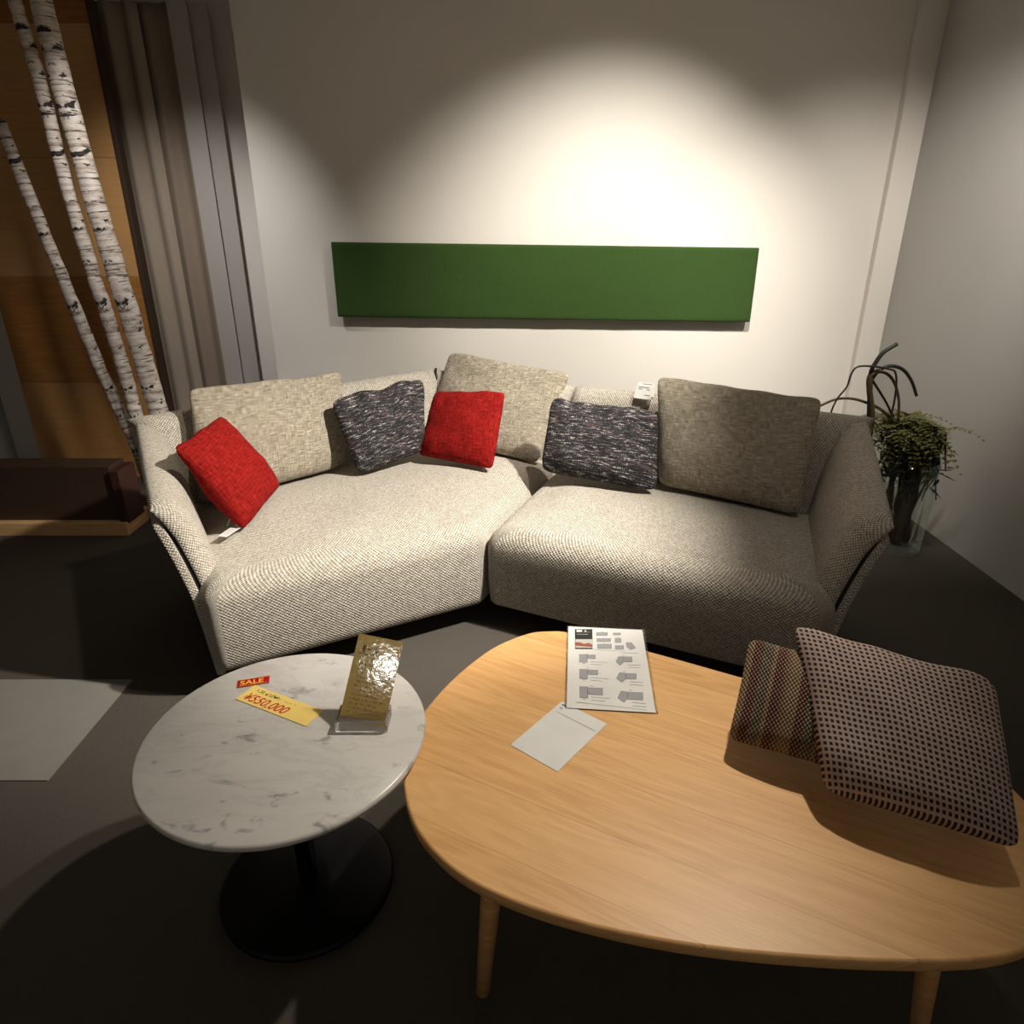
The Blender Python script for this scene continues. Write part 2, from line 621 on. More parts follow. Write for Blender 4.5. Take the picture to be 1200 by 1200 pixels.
# ------------------------------------------------------------------ room
WY = 4.12
box('floor', (-3.4, -1.2, -.05), (2.6, 5.2, 0), M['carpet'], structure=True)
box('ceiling', (-3.4, -1.2, 2.62), (2.6, 5.2, 2.68), M['ceil'], structure=True)
box('wall_back', (-1.412, WY, 0), (2.2, WY + .12, 2.62), M['wall'], structure=True)
box('wall_right', (2.16, -1.2, 0), (2.28, WY + .12, 2.62), M['grey_wall'], structure=True)
box('trim_1', (2.03, WY - .05, 0), (2.16, WY, 2.62), M['wall'], bev=.003, structure=True)
box('wall_recess', (-3.4, 4.42, 0), (-1.3, 4.5, 2.62), M['wall'], structure=True)
box('wall_return', (-1.412, WY + .12, 0), (-1.30, 4.42, 2.62), M['grey_wall'], structure=True)
box('wall_left', (-3.45, -1.2, 0), (-3.35, 4.5, 2.62), M['grey_wall'], structure=True)
box('baseboard_back', (-1.412, WY - .012, 0), (2.03, WY, .06), M['wall'], bev=.003, structure=True)
mb = MB(); mb.box((-2.2, 1.5, .0), (-1.32, 1.97, .004))
mb.build('trim_2', M['grey_tile'], structure=True, smooth=False)

# moss panel on the wall
mp = thing('moss_panel', 'wide green moss panel hanging on the white wall above the sofa', 'wall panel', (.19, WY, .97))
def moss_S(a, b):
    return (-1.0 + 2.37 * a, WY - .055, .985 - .03 * a + .40 * b)
puffy('moss', moss_S, 2.37, .40, .05, .03, M['moss'], mp, wr=.003, na=90, nb=20, sq=4)
MB().box((-.96, WY - .04, 1.0), (1.33, WY - .001, 1.34)).build('backing_board', M['black'], mp, smooth=False)

# ------------------------------------------------------------------ sofa
def seat_mesh(name, poly, front_dir, parent, ztop=.42, zbot=.085, fil=.035, Rr=.08, crown=.04, seed=0.0):
    P = [np.array(p, float) for p in poly]              # counter-clockwise
    out, nor = [], []
    n = len(P)
    for i in range(n):
        a, b, c = P[i - 1], P[i], P[(i + 1) % n]
        d1 = (b - a) / np.linalg.norm(b - a); d2 = (c - b) / np.linalg.norm(c - b)
        n1 = np.array([d1[1], -d1[0]]); n2 = np.array([d2[1], -d2[0]])
        ang = math.acos(max(-1, min(1, float(np.dot(d1, d2)))))
        cut = fil * math.tan(ang / 2)
        cen = b - d1 * cut - n1 * fil
        for k in range(9):
            t = k / 8
            m = n1 * (1 - t) + n2 * t
            m /= np.linalg.norm(m)
            out.append(cen + m * fil); nor.append(m)
        st, en = b + d2 * cut, None
        b2 = P[(i + 1) % n]; e2 = P[(i + 2) % n]
        d3 = (e2 - b2) / np.linalg.norm(e2 - b2)
        ang2 = math.acos(max(-1, min(1, float(np.dot(d2, d3)))))
        en = b2 - d2 * fil * math.tan(ang2 / 2)
        for k in range(1, 40):
            out.append(st + (en - st) * k / 40); nor.append(n2)
    O = np.array(out); Nn = np.array(nor); K = len(O)
    c = O.mean(0)
    f = np.array(front_dir, float); f /= np.linalg.norm(f)
    g = np.array([-f[1], f[0]])
    V, UV, rings = [], [], []
    ray = c - O
    ray = ray / np.sum(ray * -Nn, axis=1)[:, None]
    def dome(p):
        r = 1.0
        for i in range(n):
            a, b = P[i], P[(i + 1) % n]
            d = (b - a) / np.linalg.norm(b - a)
            di = float(np.dot(p - a, (-d[1], d[0])))
            r *= 1 - math.exp(-max(0.0, di - Rr) / .13)
        return r
    def ring(inset, z, arc, wob=0.0):
        q = O + ray * inset
        rings.append(len(V))
        for i in range(K):
            bulge = 0.012 * math.sin(math.pi * max(0, min(1, (z - zbot) / (ztop - zbot)))) if inset < Rr else 0
            p = q[i] + Nn[i] * bulge
            dz = wob * nz(p[0] + seed, p[1], 0, 3.2)
            V.append((p[0], p[1], z + dz))
            base = O[i] + ray[i] * (inset if arc == 0 else Rr)
            UV.append((np.dot(base, f) + np.dot(Nn[i], f) * arc, np.dot(base, g) + np.dot(Nn[i], g) * arc))
    # bottom up
    hside = ztop - Rr - zbot
    ring(.14, zbot + .004, Rr * 1.57 + hside + .12)
    ring(.035, zbot, Rr * 1.57 + hside + .02)
    ring(.012, zbot + .006, Rr * 1.57 + hside + .008)
    for k in range(10):
        t = k / 9
        ring(0, zbot + .022 + (hside - .022) * t, Rr * 1.57 + (hside - .022) * (1 - t), .004)
    for k in range(1, 11):
        a = k / 10 * math.pi / 2
        ring(Rr * (1 - math.cos(a)), ztop - Rr + Rr * math.sin(a), Rr * (math.pi / 2 - a) if k < 10 else 0, .004)
    # top: rings to the centre
    cin = O + ray * Rr
    for k in range(1, 34):
        t = k / 34
        q = cin + (c - cin) * t
        rings.append(len(V))
        for i in range(K):
            p = q[i]
            z = ztop + crown * dome(p) + .012 * min(1, t * 5) * (nz(p[0] + seed, p[1], 0, 2.6) + .5 * nz(p[0], p[1] + seed, 1, 6)) + .004 * nz(p[0] + seed, p[1], 0, 3.2)
            V.append((p[0], p[1], z)); UV.append((np.dot(p, f), np.dot(p, g)))
    V.append((c[0], c[1], V[rings[-1]][2])); UV.append((np.dot(c, f), np.dot(c, g)))
    last = len(V) - 1
    F = []
    for a, b in zip(rings[:-1], rings[1:]):
        F += [(a + i, a + (i + 1) % K, b + (i + 1) % K, b + i) for i in range(K)]
    F += [(rings[-1] + i, rings[-1] + (i + 1) % K, last) for i in range(K)]
    F.append(tuple(rings[0] + i for i in range(K))[::-1])
    return obj(name, V, F, M['basket'], parent, UV)

def flare(b0, b1, t0, t1, z0=.07, z1=.735, z2=.60, pw=2.0, st=.0):
    """surface between a base line b0->b1 and a top line t0->t1; a along, b up"""
    b0, b1, t0, t1 = [np.array(q, float) for q in (b0, b1, t0, t1)]
    def S(a, b):
        g = max(0, (b - st) / (1 - st)) ** pw
        base = b0 + (b1 - b0) * a; top = t0 + (t1 - t0) * a
        xy = base + (top - base) * g
        return (xy[0], xy[1], z0 + (z1 + (z2 - z1) * a - z0) * b)
    return S
def upper(S, lo):
    return lambda a, b: S(a, lo + (1 - lo) * b)

IN = (0, 2.4, .9)
def curl(S, lo, hi, d):
    """upper part of S with its top edge curling outwards by d over the thin shell"""
    cen = np.array(IN)
    def T(a, b):
        bb = lo + (hi - lo) * b
        p = np.array(S(a, bb))
        q = np.array(S(a, .5)) - cen
        q[2] = 0; q /= np.linalg.norm(q)
        k = max(0, (b - .75) / .25)
        return tuple(p + q * d * k * k)
    return T
def arm(parent, S, L, uvo):
    puffy('arm_shell', lambda a, b: S(a, .965 * b), L, .60, .028, .006, M['basket'], parent, IN, .014, 44, 34, uvo=uvo, sq=3)
    puffy('arm_pad', curl(S, .25, 1.0, .022), L, .50, .13, .085, M['basket'], parent, IN, .028 + .006 + .010, 50, 44, wr=.003, uvo=uvo, sq=2.0, outer=.14)
    puffy('arm_gap_shade', lambda a, b: S(.008 + .982 * a, .04 + .89 * b), L, .54, .016, .006, M['black'], parent, IN, .032, 34, 26)  # black sheet standing in for the dark shade between pad and shell
def back(parent, S, L, uvo):
    puffy('back_shell', lambda a, b: S(a, .95 * b), L, .68, .03, .008, M['basket'], parent, IN, .015, 50, 24, uvo=uvo, sq=3)
    puffy('back_pad', curl(S, .30, 1.0, .025), L, .52, .16, .07, M['basket'], parent, IN, .030 + .002 + .013, 60, 36, wr=.003, uvo=uvo, sq=2.2, outer=.15)

# straight section, right of the seam
sr = thing('straight_sofa', 'beige woven straight sofa section with the flared arm at the right', 'sofa', (.62, 2.5, 0))
seat_mesh('seat', [(-.092, 2.335), (.985, 1.81), (1.262, 2.46), (.245, 3.16)], (.897, -.442), sr, seed=3.1)
SR_arm = flare((1.285, 2.56), (1.0, 1.83), (1.396, 2.60), (1.148, 1.86), z1=.76)
arm(sr, SR_arm, .80, (0, 0))
SR_back = flare((.27, 3.19), (1.30, 2.57), (.322, 3.235), (1.396, 2.597), z2=.76, pw=1.3, st=.3)
back(sr, SR_back, 1.25, (.3, 1))
# corner section, left of the seam
sl = thing('corner_sofa', 'beige woven corner sofa section with the flared arm at the left', 'sofa', (-.6, 2.6, 0))
seat_mesh('seat', [(-.118, 2.335), (.225, 3.175), (-.37, 3.52), (-1.385, 2.56), (-.968, 1.878)], (.883, .47), sl, seed=8.3)
SL_arm = flare((-1.40, 2.60), (-.985, 1.90), (-1.517, 2.637), (-1.152, 1.985))
arm(sl, SL_arm, .80, (.2, .1))
SL_back = flare((-.37, 3.555), (.268, 3.19), (-.401, 3.668), (.318, 3.237), z2=.735, pw=1.3, st=.3)
back(sl, SL_back, .85, (.7, 2))
SL_back2 = flare((-1.40, 2.62), (-.38, 3.56), (-1.517, 2.637), (-.41, 3.672), z2=.735, pw=1.3, st=.3)
back(sl, SL_back2, 1.5, (1.7, 2))
# plinths and feet
def plinth(parent, poly, z0, z1):
    v = [(x, y, z0) for x, y in poly] + [(x, y, z1) for x, y in poly]
    n = len(poly)
    f = [tuple(range(n))[::-1], tuple(range(n, 2 * n))] + [(i, (i + 1) % n, n + (i + 1) % n, n + i) for i in range(n)]
    obj('plinth', v, f, M['black'], parent, smooth=False)
plinth(sr, [(.02, 2.46), (1.0, 1.98), (1.2, 2.5), (.3, 3.1)], .06, .1)
plinth(sl, [(-.2, 2.46), (.14, 3.1), (-.37, 3.4), (-1.26, 2.55), (-.97, 2.04)], .06, .1)
for par, pts in ((sr, [(.05, 2.5), (.97, 2.05), (1.15, 2.45), (.3, 3.05)]), (sl, [(-.23, 2.5), (.1, 3.05), (-.37, 3.35), (-1.22, 2.56), (-.95, 2.1)])):
    for (x, y) in pts:
        MB().lathe([(.018, 0), (.022, .004), (.022, .07)], (x, y, 0), 20).build('foot', M['black'], par)
# black seam label at the corner of the back
MB().tube(spline([(-.398, 3.585, .775), (-.396, 3.55, .77), (-.39, 3.53, .74), (-.385, 3.52, .70)], 5), .006, 8).build('seam_cord', M['black'], sl)

# ------------------------------------------------------------------ cushions
def pillow(name, c4, thick, mat, label, cat, group, w, h, wr=.006, seed=0.0, pinch=.018, na=34, sag=0.0, push=0.0, far=1.0, rn=14, wave=.02):
    eye = np.array((0, 0, 1.45))
    BL, BR, TR, TL = [eye + (np.array(q, float) - eye) * far for q in c4]
    nv = np.cross(BR - BL, TL - BL); nv /= np.linalg.norm(nv)
    def S(a, b):
        x, y = 2 * a - 1, 2 * b - 1
        r_ = (abs(x) ** rn + abs(y) ** rn) ** (1 / rn)
        if r_ > 1e-6:
            k_ = max(abs(x), abs(y)) / r_
            a, b = .5 + x * k_ / 2, .5 + y * k_ / 2
        # edges bow inwards between the corners, middle of the sheet may slump
        aa = .5 + (a - .5) * (1 - pinch * 4 * b * (1 - b))
        bb = .5 + (b - .5) * (1 - pinch * 4 * a * (1 - a))
        p = (BL * (1 - aa) + BR * aa) * (1 - bb) + (TL * (1 - aa) + TR * aa) * bb
        p = p + nv * sag * 16 * a * (1 - a) * b * (1 - b) * .25
        p = p + nv * .008 * nz(a * 3 + seed, b * 3, seed, 1.0) + (TL - BL) * wave * nz(a * 4.5 + seed, 0, 3, 1.0) * b
        return p + nv * push
    A = edge_samples(na, .12); B = edge_samples(na, .12)
    verts, uv, idx, faces = [], [], {}, []
    n = len(A)
    def add(side, i, j):
        rimv = i in (0, n - 1) or j in (0, n - 1)
        key = (0 if rimv else side, i, j)
        if key in idx:
            return idx[key]
        a, b = A[i], B[j]
        p = S(a, b)
        if not rimv:
            x, y = 2 * a - 1, 2 * b - 1
            T = thick / 2 * ((1 - x ** 2) * (1 - y ** 2)) ** .40 * (1.0 - .22 * y)
            edge = min(1, T / (thick * .2))
            k = wr * (nz(a * w * 1.0 + seed, b * h, side, 9) + .6 * nz(a * w, b * h + seed, side, 20)) * edge
            p = p + nv * side * (T + k)
        idx[key] = len(verts)
        xx, yy = 2 * a - 1, 2 * b - 1
        kk = max(abs(xx), abs(yy)) / max(1e-6, (abs(xx) ** rn + abs(yy) ** rn) ** (1 / rn))
        verts.append(p); uv.append(((.5 + xx * kk / 2) * w, (.5 + yy * kk / 2) * h))
        return idx[key]
    for side in (1, -1):
        for i in range(n - 1):
            for j in range(n - 1):
                q = [add(side, i, j), add(side, i + 1, j), add(side, i + 1, j + 1), add(side, i, j + 1)]
                faces.append(q if side > 0 else q[::-1])
    o = obj(name, verts, faces, mat, None, uv)
    tag(o, label, cat, group)
    return o

G1, G2, G3 = 'beige back cushions on the sofa', 'black and white tweed throw pillows', 'red throw pillows'
pillow('back_cushion', [[-1.179, 2.376, .487], [-.723, 2.818, .5], [-.734, 2.957, .88], [-1.21, 2.537, .9]], .14, M['slub'],
       'large beige woven back cushion behind the tilted red pillow by the left arm', 'cushion', G1, .64, .43, seed=1.3, far=1.05, rn=20)
pillow('back_cushion', [[-.431, 3.235, .504], [.115, 2.909, .481], [.263, 3.058, .853], [-.305, 3.392, .896]], .14, M['slub'],
       'large beige woven back cushion behind the upright red pillow at the sofa corner', 'cushion', G1, .65, .43, seed=4.7, far=1.05, rn=20)
pillow('back_cushion', [[.603, 2.632, .481], [1.07, 2.334, .466], [1.141, 2.47, .877], [.591, 2.783, .899]], .16, M['slub'],
       'large beige woven back cushion leaning beside the right sofa arm', 'cushion', G1, .62, .45, seed=7.9, far=1.03, rn=16)
pillow('throw_pillow', [[-.676, 2.836, .446], [-.414, 3.08, .487], [-.412, 3.196, .81], [-.795, 2.935, .765]], .13, M['tweed'],
       'black and white tweed throw pillow left of the upright red pillow', 'pillow', G2, .46, .36, .012, 2.2, .012, far=.985, rn=9, wave=.06)
pillow('throw_pillow', [[.122, 2.803, .481], [.599, 2.634, .447], [.616, 2.808, .744], [.172, 2.96, .763]], .13, M['tweed'],
       'black and white tweed throw pillow on the straight section, below the white cards', 'pillow', G2, .49, .34, .012, 5.2, .012, far=.99, rn=10, wave=.07)
redl = pillow('throw_pillow', [[-.972, 2.257, .445], [-.949, 2.622, .485], [-1.137, 2.608, .778], [-1.16, 2.249, .756]], .13, M['red'],
       'red throw pillow tilted onto one corner against the left sofa arm, white tag hanging', 'pillow', G3, .37, .37, .006, 3.2, .012, far=.995, rn=18)
pillow('throw_pillow', [[-.445, 3.095, .461], [-.089, 2.927, .447], [-.031, 3.083, .766], [-.368, 3.24, .735]], .12, M['red'],
       'red throw pillow standing square at the sofa corner beside the tweed pillow', 'pillow', G3, .38, .34, .006, 9.2, .01, far=.975, rn=18)

# ------------------------------------------------------------------ flat print helpers
def frame(o, x, y):
    """local frame of a sheet: origin, unit x, unit y, unit normal"""
    o, x, y = [np.array(q, float) for q in (o, x, y)]
    ex = x / np.linalg.norm(x)
    n = np.cross(ex, y); n /= np.linalg.norm(n)
    return o, ex, np.cross(n, ex), n

class Sheet:
    def __init__(s, fr, w, h, th, m=0):
        s.fr = fr; s.mb = MB()
        o, ex, ey, n = fr
        v = [s.p(x, y, z) for z in (-th, 0) for x, y in ((0, 0), (w, 0), (w, h), (0, h))]
        s.mb.add(v, [(3, 2, 1, 0), (4, 5, 6, 7), (0, 1, 5, 4), (1, 2, 6, 5), (2, 3, 7, 6), (3, 0, 4, 7)], [(0, 0)] * 8, m)
    def p(s, x, y, z=0.0):
        o, ex, ey, n = s.fr
        return o + ex * x + ey * y + n * z
    def poly(s, pts, m, z=.0004):
        s.mb.add([s.p(x, y, z) for x, y in pts], [tuple(range(len(pts)))], [(0, 0)] * len(pts), m)
    def rect(s, x, y, w, h, m, z=.0004):
        s.poly([(x, y), (x + w, y), (x + w, y + h), (x, y + h)], m, z)
    def line(s, a, b, w, m, z=.0006):
        a = np.array(a, float); b = np.array(b, float)
        d = b - a; d /= np.linalg.norm(d) + 1e-9
        q = np.array([-d[1], d[0]]) * w / 2
        s.poly([a - q, b - q, b + q, a + q], m, z)
    def stroke(s, pts, w, m, z=.0006):
        for a, b in zip(pts[:-1], pts[1:]):
            s.line(a, b, w, m, z)
    def text(s, txt, x, y, size, m, z=.0006, shear=0.0, sx=1.0, bold=0.0):
        cu = bpy.data.curves.new('txt', 'FONT')
        cu.body = txt; cu.size = size; cu.shear = shear; cu.offset = bold
        to = bpy.data.objects.new('txt', cu)
        COL.objects.link(to)
        dg = bpy.context.evaluated_depsgraph_get()
        me = to.evaluated_get(dg).to_mesh()
        v = [s.p(x + q.co.x * sx, y + q.co.y, z) for q in me.vertices]
        f = [tuple(q.vertices) for q in me.polygons]
        s.mb.add(v, f, [(0, 0)] * len(v), m)
        to.evaluated_get(dg).to_mesh_clear()
        bpy.data.objects.remove(to)
        bpy.data.curves.remove(cu)
    def scribble(s, x, y, w, h, m, rnd, lw=.0006, dens=.62, step=.0042):
        """illegible handwritten line: small separate strokes"""
        px = x
        while px < x + w:
            if rnd.random() < .93:
                for _ in range(rnd.choice((2, 3, 3))):
                    a = (px + rnd.uniform(0, step * .8), y + rnd.uniform(0, h))
                    b = (a[0] + rnd.uniform(-.4, .6) * step, y + rnd.uniform(0, h))
                    s.line(a, b, lw, m)
            px += step * rnd.uniform(.8, 1.2)
    def build(s, name, mats, parent=None):
        return s.mb.build(name, mats, parent, smooth=False)

# white hang tag of the tilted red pillow (part of it)
fr = frame((-1.036, 2.19, .452), (.036, -.012, 0), (-.02, .095, .005))
s_ = Sheet(fr, .036, .085, .0006)
rnd = random.Random(4)
s_.rect(.006, .066, .024, .008, 1)
for k in range(4):
    s_.line((.006, .055 - k * .011), (.028, .055 - k * .011), .0012, 1)
s_.build('hang_tag', [M['paper'], M['ink_grey']], redl)
MB().tube(spline([(-1.035, 2.27, .455), (-1.025, 2.28, .475), (-1.01, 2.265, .485), (-1.0, 2.255, .475), (-.985, 2.256, .455)], 6), .0012, 6).build('tag_string', M['paper'], redl)

# white cards over the back edge of the sofa
pc = thing('price_card', 'small white printed cards lying on the sofa back edge left of the right cushion', 'card', (.59, 3.0, .77))
fr = frame((.532, 2.955, .768), (.073, -.05, 0), (.015, .02, .045))
s_ = Sheet(fr, .082, .058, .0008)
for x, y, w in ((.046, .018, .028), (.012, .043, .018), (.05, .043, .016), (.01, .052, .05)):
    s_.line((x, y), (x + w, y), .0032, 1)
s_.build('card_sheet', [M['paper'], M['ink_grey']], pc)
fr = frame((.548, 2.975, .772), (.078, -.03, .0), (.015, .02, .05))
s_ = Sheet(fr, .075, .062, .0008)
for k in range(3):
    s_.line((.02, .055 - k * .013), (.06, .055 - k * .013), .002, 1)
s_.build('card_sheet', [M['paper'], M['ink_grey']], pc)

# ------------------------------------------------------------------ marble table
mt = thing('marble_table', 'round white marble side table with grey veins in the foreground', 'table', (-.487, 1.178, 0))
MB().lathe([(.27, .428), (.290, .430), (.297, .436), (.299, .442), (.297, .447), (.293, .45), (.0, .45)], (-.487, 1.178, 0), 128).build('tabletop', M['marble'], mt)
MB().lathe([(.02, .02), (.022, .03), (.022, .41), (.06, .415), (.10, .42), (.10, .428)], (-.487, 1.178, 0), 48).build('column', M['black_metal'], mt)
MB().lathe([(.19, 0), (.20, .003), (.20, .012), (.19, .016), (.03, .022), (.0, .022)], (-.487, 1.178, 0), 64).build('base', M['black_metal'], mt)

ZM = .4506
# SALE strip
fr = frame((-.648, 1.328, ZM + .0018), (.066, .019, 0), (-.02, .03, 0))
s_ = Sheet(fr, .072, .028, .0016)
s_.text('SALE', .0055, .0055, .0235, 1, .0005, 0, 1.08, .0003)
s_.line((.002, .0015), (.07, .0015), .0008, 1); s_.line((.002, .0265), (.07, .0265), .0008, 1)
tag(s_.build('sale_sign', [M['sale_red'], M['sale_gold']]), 'small red SALE strip lying on the round marble table', 'sign')
# yellow price card
fr = frame((-.636, 1.287, ZM + .001), (.185, -.092, 0), (.02, .05, 0))
s_ = Sheet(fr, .21, .058, .0006)
s_.text('¥550,000', .010, .0075, .034, 1, .0005, .3, .98, .0002)
rnd = random.Random(11)
s_.scribble(.022, .0385, .070, .012, 2, rnd, .0017, step=.0058)
s_.scribble(.104, .040, .032, .006, 3, rnd, .0007, step=.005)
tag(s_.build('price_label', [M['yellow'], M['ink_red'], M['ink'], M['ink_grey']]), 'yellow handwritten price card marked ¥550,000 on the marble table', 'price label')

# gold handwritten card in a stand
gc = thing('description_card', 'gold card with black handwriting standing upright on the marble table', 'card', (-.32, 1.2, .45))
O_ = np.array((-.374, 1.198, .475)); X_ = np.array((.097, -.004, -.020)); Y_ = np.array((.026, .100, .143))
fr = frame(O_, X_, Y_)
gw, gh = .100, .180
s_ = Sheet(fr, gw, gh, .0012)
# heading strokes and its green underline
hx, hy = .014, gh - .036
s_.stroke([(hx + .001, hy + .010), (hx + .009, hy + .0115)], .0014, 1)
s_.stroke([(hx, hy + .006), (hx + .009, hy + .0065)], .0014, 1)
s_.stroke([(hx + .0045, hy + .014), (hx + .0035, hy + .004), (hx + .005, hy), (hx + .0095, hy + .001)], .0016, 1)
s_.stroke([(hx + .0125, hy + .006), (hx + .020, hy + .0065)], .0016, 1)
s_.stroke([(hx + .0275, hy + .012), (hx + .027, hy + .005), (hx + .0235, hy)], .0015, 1)
s_.stroke([(hx + .031, hy + .013), (hx + .031, hy + .001), (hx + .037, hy + .005)], .0015, 1)
s_.stroke([(hx - .006, hy - .004), (hx + .012, hy - .0055), (hx + .034, hy - .003)], .0012, 2)
s_.stroke([(hx + .05, hy - .004), (hx + .072, hy - .003)], .0012, 2)
rnd = random.Random(21)
s_.scribble(.04, gh - .051, .03, .004, 1, rnd, .0005)
for k, (x, w) in enumerate(((.016, .06), (.015, .055), (.015, .07), (.015, .072), (.016, .066), (.013, .082), (.013, .055), (.013, .062), (.012, .082), (.012, .06), (.012, .07), (.012, .08))):
    s_.scribble(x, gh - .066 - k * .0094, w, .0055, 1, rnd, .0006)
s_.build('card_sheet', [M['gold'], M['ink'], M['ink_green']], gc)
MB().box((-.380, 1.175, .4502), (-.268, 1.235, .476), 0, .001).build('card_stand', M['glass'], gc, smooth=False)

# ------------------------------------------------------------------ oak table
ot = thing('oak_table', 'low light oak coffee table with rounded organic top, holding papers and cushions', 'table', (.38, 1.15, 0))
ring_ = [(-.215, 1.26), (-.165, 1.375), (-.105, 1.475), (-.04, 1.555), (.04, 1.612), (.10, 1.626), (.17, 1.615), (.36, 1.528), (.58, 1.41), (.82, 1.28), (.94, 1.18), (1.0, 1.05), (.98, .88), (.88, .76), (.70, .70), (.3, .72), (.0, .80), (-.16, .92), (-.225, 1.09)]
rp = spline(ring_ + [ring_[0]], 8)[:-1]
ax_ = np.array([.885, -.465]); ay_ = np.array([.465, .885])
cx = rp.mean(0)
def slab(name, mat, parent, z0, z1, bev=.006):
    V, UV, F, rings = [], [], [], []
    K = len(rp)
    prof = [(.02, z0), (bev * .6, z0 + .001), (.001, z0 + .006), (0, z1 - bev), (bev * .3, z1 - bev * .3), (bev, z1)]
    for d, z in prof:
        rings.append(len(V))
        for q in rp:
            r = cx - q; L = np.linalg.norm(r)
            p = q + r / L * d
            V.append((p[0], p[1], z)); UV.append((np.dot(p, ax_), np.dot(p, ay_) + (z1 - z)))
    for a, b in zip(rings[:-1], rings[1:]):
        F += [(a + i, a + (i + 1) % K, b + (i + 1) % K, b + i) for i in range(K)]
    F.append(tuple(rings[-1] + i for i in range(K))); F.append(tuple(rings[0] + i for i in range(K))[::-1])
    o = obj(name, V, F, mat, parent, UV)
    for p in o.data.polygons:
        if len(p.vertices) > 8:
            p.use_smooth = False
    return o
slab('tabletop', M['oak'], ot, .392, .42)
for x, y in ((-.02, 1.36), (-.03, .95), (.80, 1.17), (.74, .84)):
    dx = .03 * (1 if x > .4 else -1); dy = .03 * (1 if y > 1.1 else -1)
    MB().tube([(x + dx, y + dy, 0), (x + dx * .5, y + dy * .5, .2), (x, y, .393)], [.014, .019, .024], 20).build('leg', M['oak'], ot)

# layout sheet in a clear sleeve
ls = thing('layout_sheet', 'white sheet printed with grey sofa layout plans on the oak table', 'paper', (.25, 1.45, .42))
TL_ = np.array((.162, 1.641)); BL_ = np.array((.127, 1.291)); TR_ = np.array((.364, 1.611)); BR_ = np.array((.330, 1.285))
o0 = np.array((BL_[0], BL_[1], .4235))
fr = frame(o0, (BR_[0] - BL_[0], BR_[1] - BL_[1] - .012, 0), (TL_[0] - BL_[0], TL_[1] - BL_[1], 0))
sw, shh = .204, .352
s_ = Sheet(fr, sw, shh, .0008)
def U(px_, py_):
    """photo-zoom (1200x1050 view of the sheet) to sheet metres"""
    b = (py_ - 85) / (990 - 85)
    xl = 70 - 30 * b; xr = 940 + 120 * b
    yt = 45 + 85 * (px_ - 70) / 870
    v = (py_ - yt) / (985 + 20 * (px_ - 40) / 1020 - yt)
    return ((px_ - xl) / (xr - xl) * sw, (1 - v) * shh)
def quad_(x0, y0, x1, y1, m, sl=.03, z=.0004):
    s_.poly([U(x0, y1), U(x1, y1 + sl * (x1 - x0)), U(x1, y0 + sl * (x1 - x0)), U(x0, y0)], m, z)
quad_(145, 88, 352, 345, 3)
quad_(150, 222, 350, 330, 4, z=.0006)
s_.poly([U(150, 305), U(350, 328), U(350, 300), U(310, 275), U(250, 285), U(200, 262), U(150, 262)], 5, .0008)
for (x0, y0, x1, y1) in ((165, 100, 230, 128), (260, 108, 280, 128)):
    quad_(x0, y0, x1, y1, 0, z=.0008)
s_.line(U(165, 158), U(300, 164), .0014, 0, .0008); s_.line(U(240, 132), U(330, 136), .001, 0, .0008)
for (x0, y0, x1, y1) in ((400, 142, 530, 182), (600, 155, 685, 182), (405, 220, 567, 262), (620, 225, 690, 278), (410, 290, 575, 345), (620, 315, 720, 360),
                         (195, 412, 287, 505), (287, 420, 382, 465), (195, 585, 287, 688), (287, 592, 408, 642), (195, 772, 287, 885), (287, 782, 460, 850),
                         (715, 450, 815, 508), (735, 632, 858, 690), (750, 822, 925, 890)):
    quad_(x0, y0, x1, y1, 2)
    for (a, b) in (((x0, y0), (x1, y0 + .03 * (x1 - x0))), ((x0, y0), (x0, y1)), ((x1, y0), (x1, y1)), ((x0, y1), (x1, y1 + .03 * (x1 - x0)))):
        s_.line(U(*a), U(*b), .0008, 1)
for pts in ([(750, 280), (815, 285), (862, 352), (800, 370), (755, 330)], [(655, 445), (715, 450), (715, 510), (675, 545), (625, 505)], [(665, 622), (735, 632), (735, 690), (690, 725), (625, 685)], [(675, 812), (750, 822), (745, 885), (705, 920), (632, 878)]):
    s_.poly([U(*q) for q in pts[::-1]], 2)
    for a, b in zip(pts, pts[1:] + pts[:1]):
        s_.line(U(*a), U(*b), .0008, 1)
for (x0, y0, w) in ((325, 500, 200), (325, 530, 140), (325, 678, 210), (325, 706, 130), (325, 876, 215), (325, 905, 165), (755, 540, 160), (760, 568, 150), (775, 718, 160), (780, 748, 150), (800, 920, 155), (800, 950, 160), (685, 402, 210), (140, 930, 140), (330, 420, 30), (420, 625, 20), (640, 235, 1)):
    s_.line(U(x0, y0), U(x0 + w, y0 + w * .05), .0012, 6)
s_.line(U(365, 358), U(740, 385), .0009, 6); s_.line(U(150, 930), U(960, 985), .0009, 6)
for (x0, y0, w) in ((455, 136, 25), (480, 210, 20), (480, 285, 20), (645, 213, 20), (280, 405, 20), (280, 572, 25), (310, 765, 40), (700, 435, 30), (705, 612, 30), (765, 805, 40), (230, 520, 30), (230, 700, 30), (230, 897, 30), (270, 955, 10)):
    s_.line(U(x0, y0), U(x0 + w, y0 + 1), .0012, 1)
s_.build('printed_sheet', [M['paper'], M['ink_grey'], M['ink_light'], M['photo_dark'], M['photo_sky'], M['photo_rust'], M['ink_light']], ls)
fr2 = (fr[0] - fr[1] * .004 - fr[3] * .001, fr[1], fr[2], fr[3])
Sheet(fr2, sw + .010, shh + .006, .0018).build('clear_sleeve', M['glass'], ls)

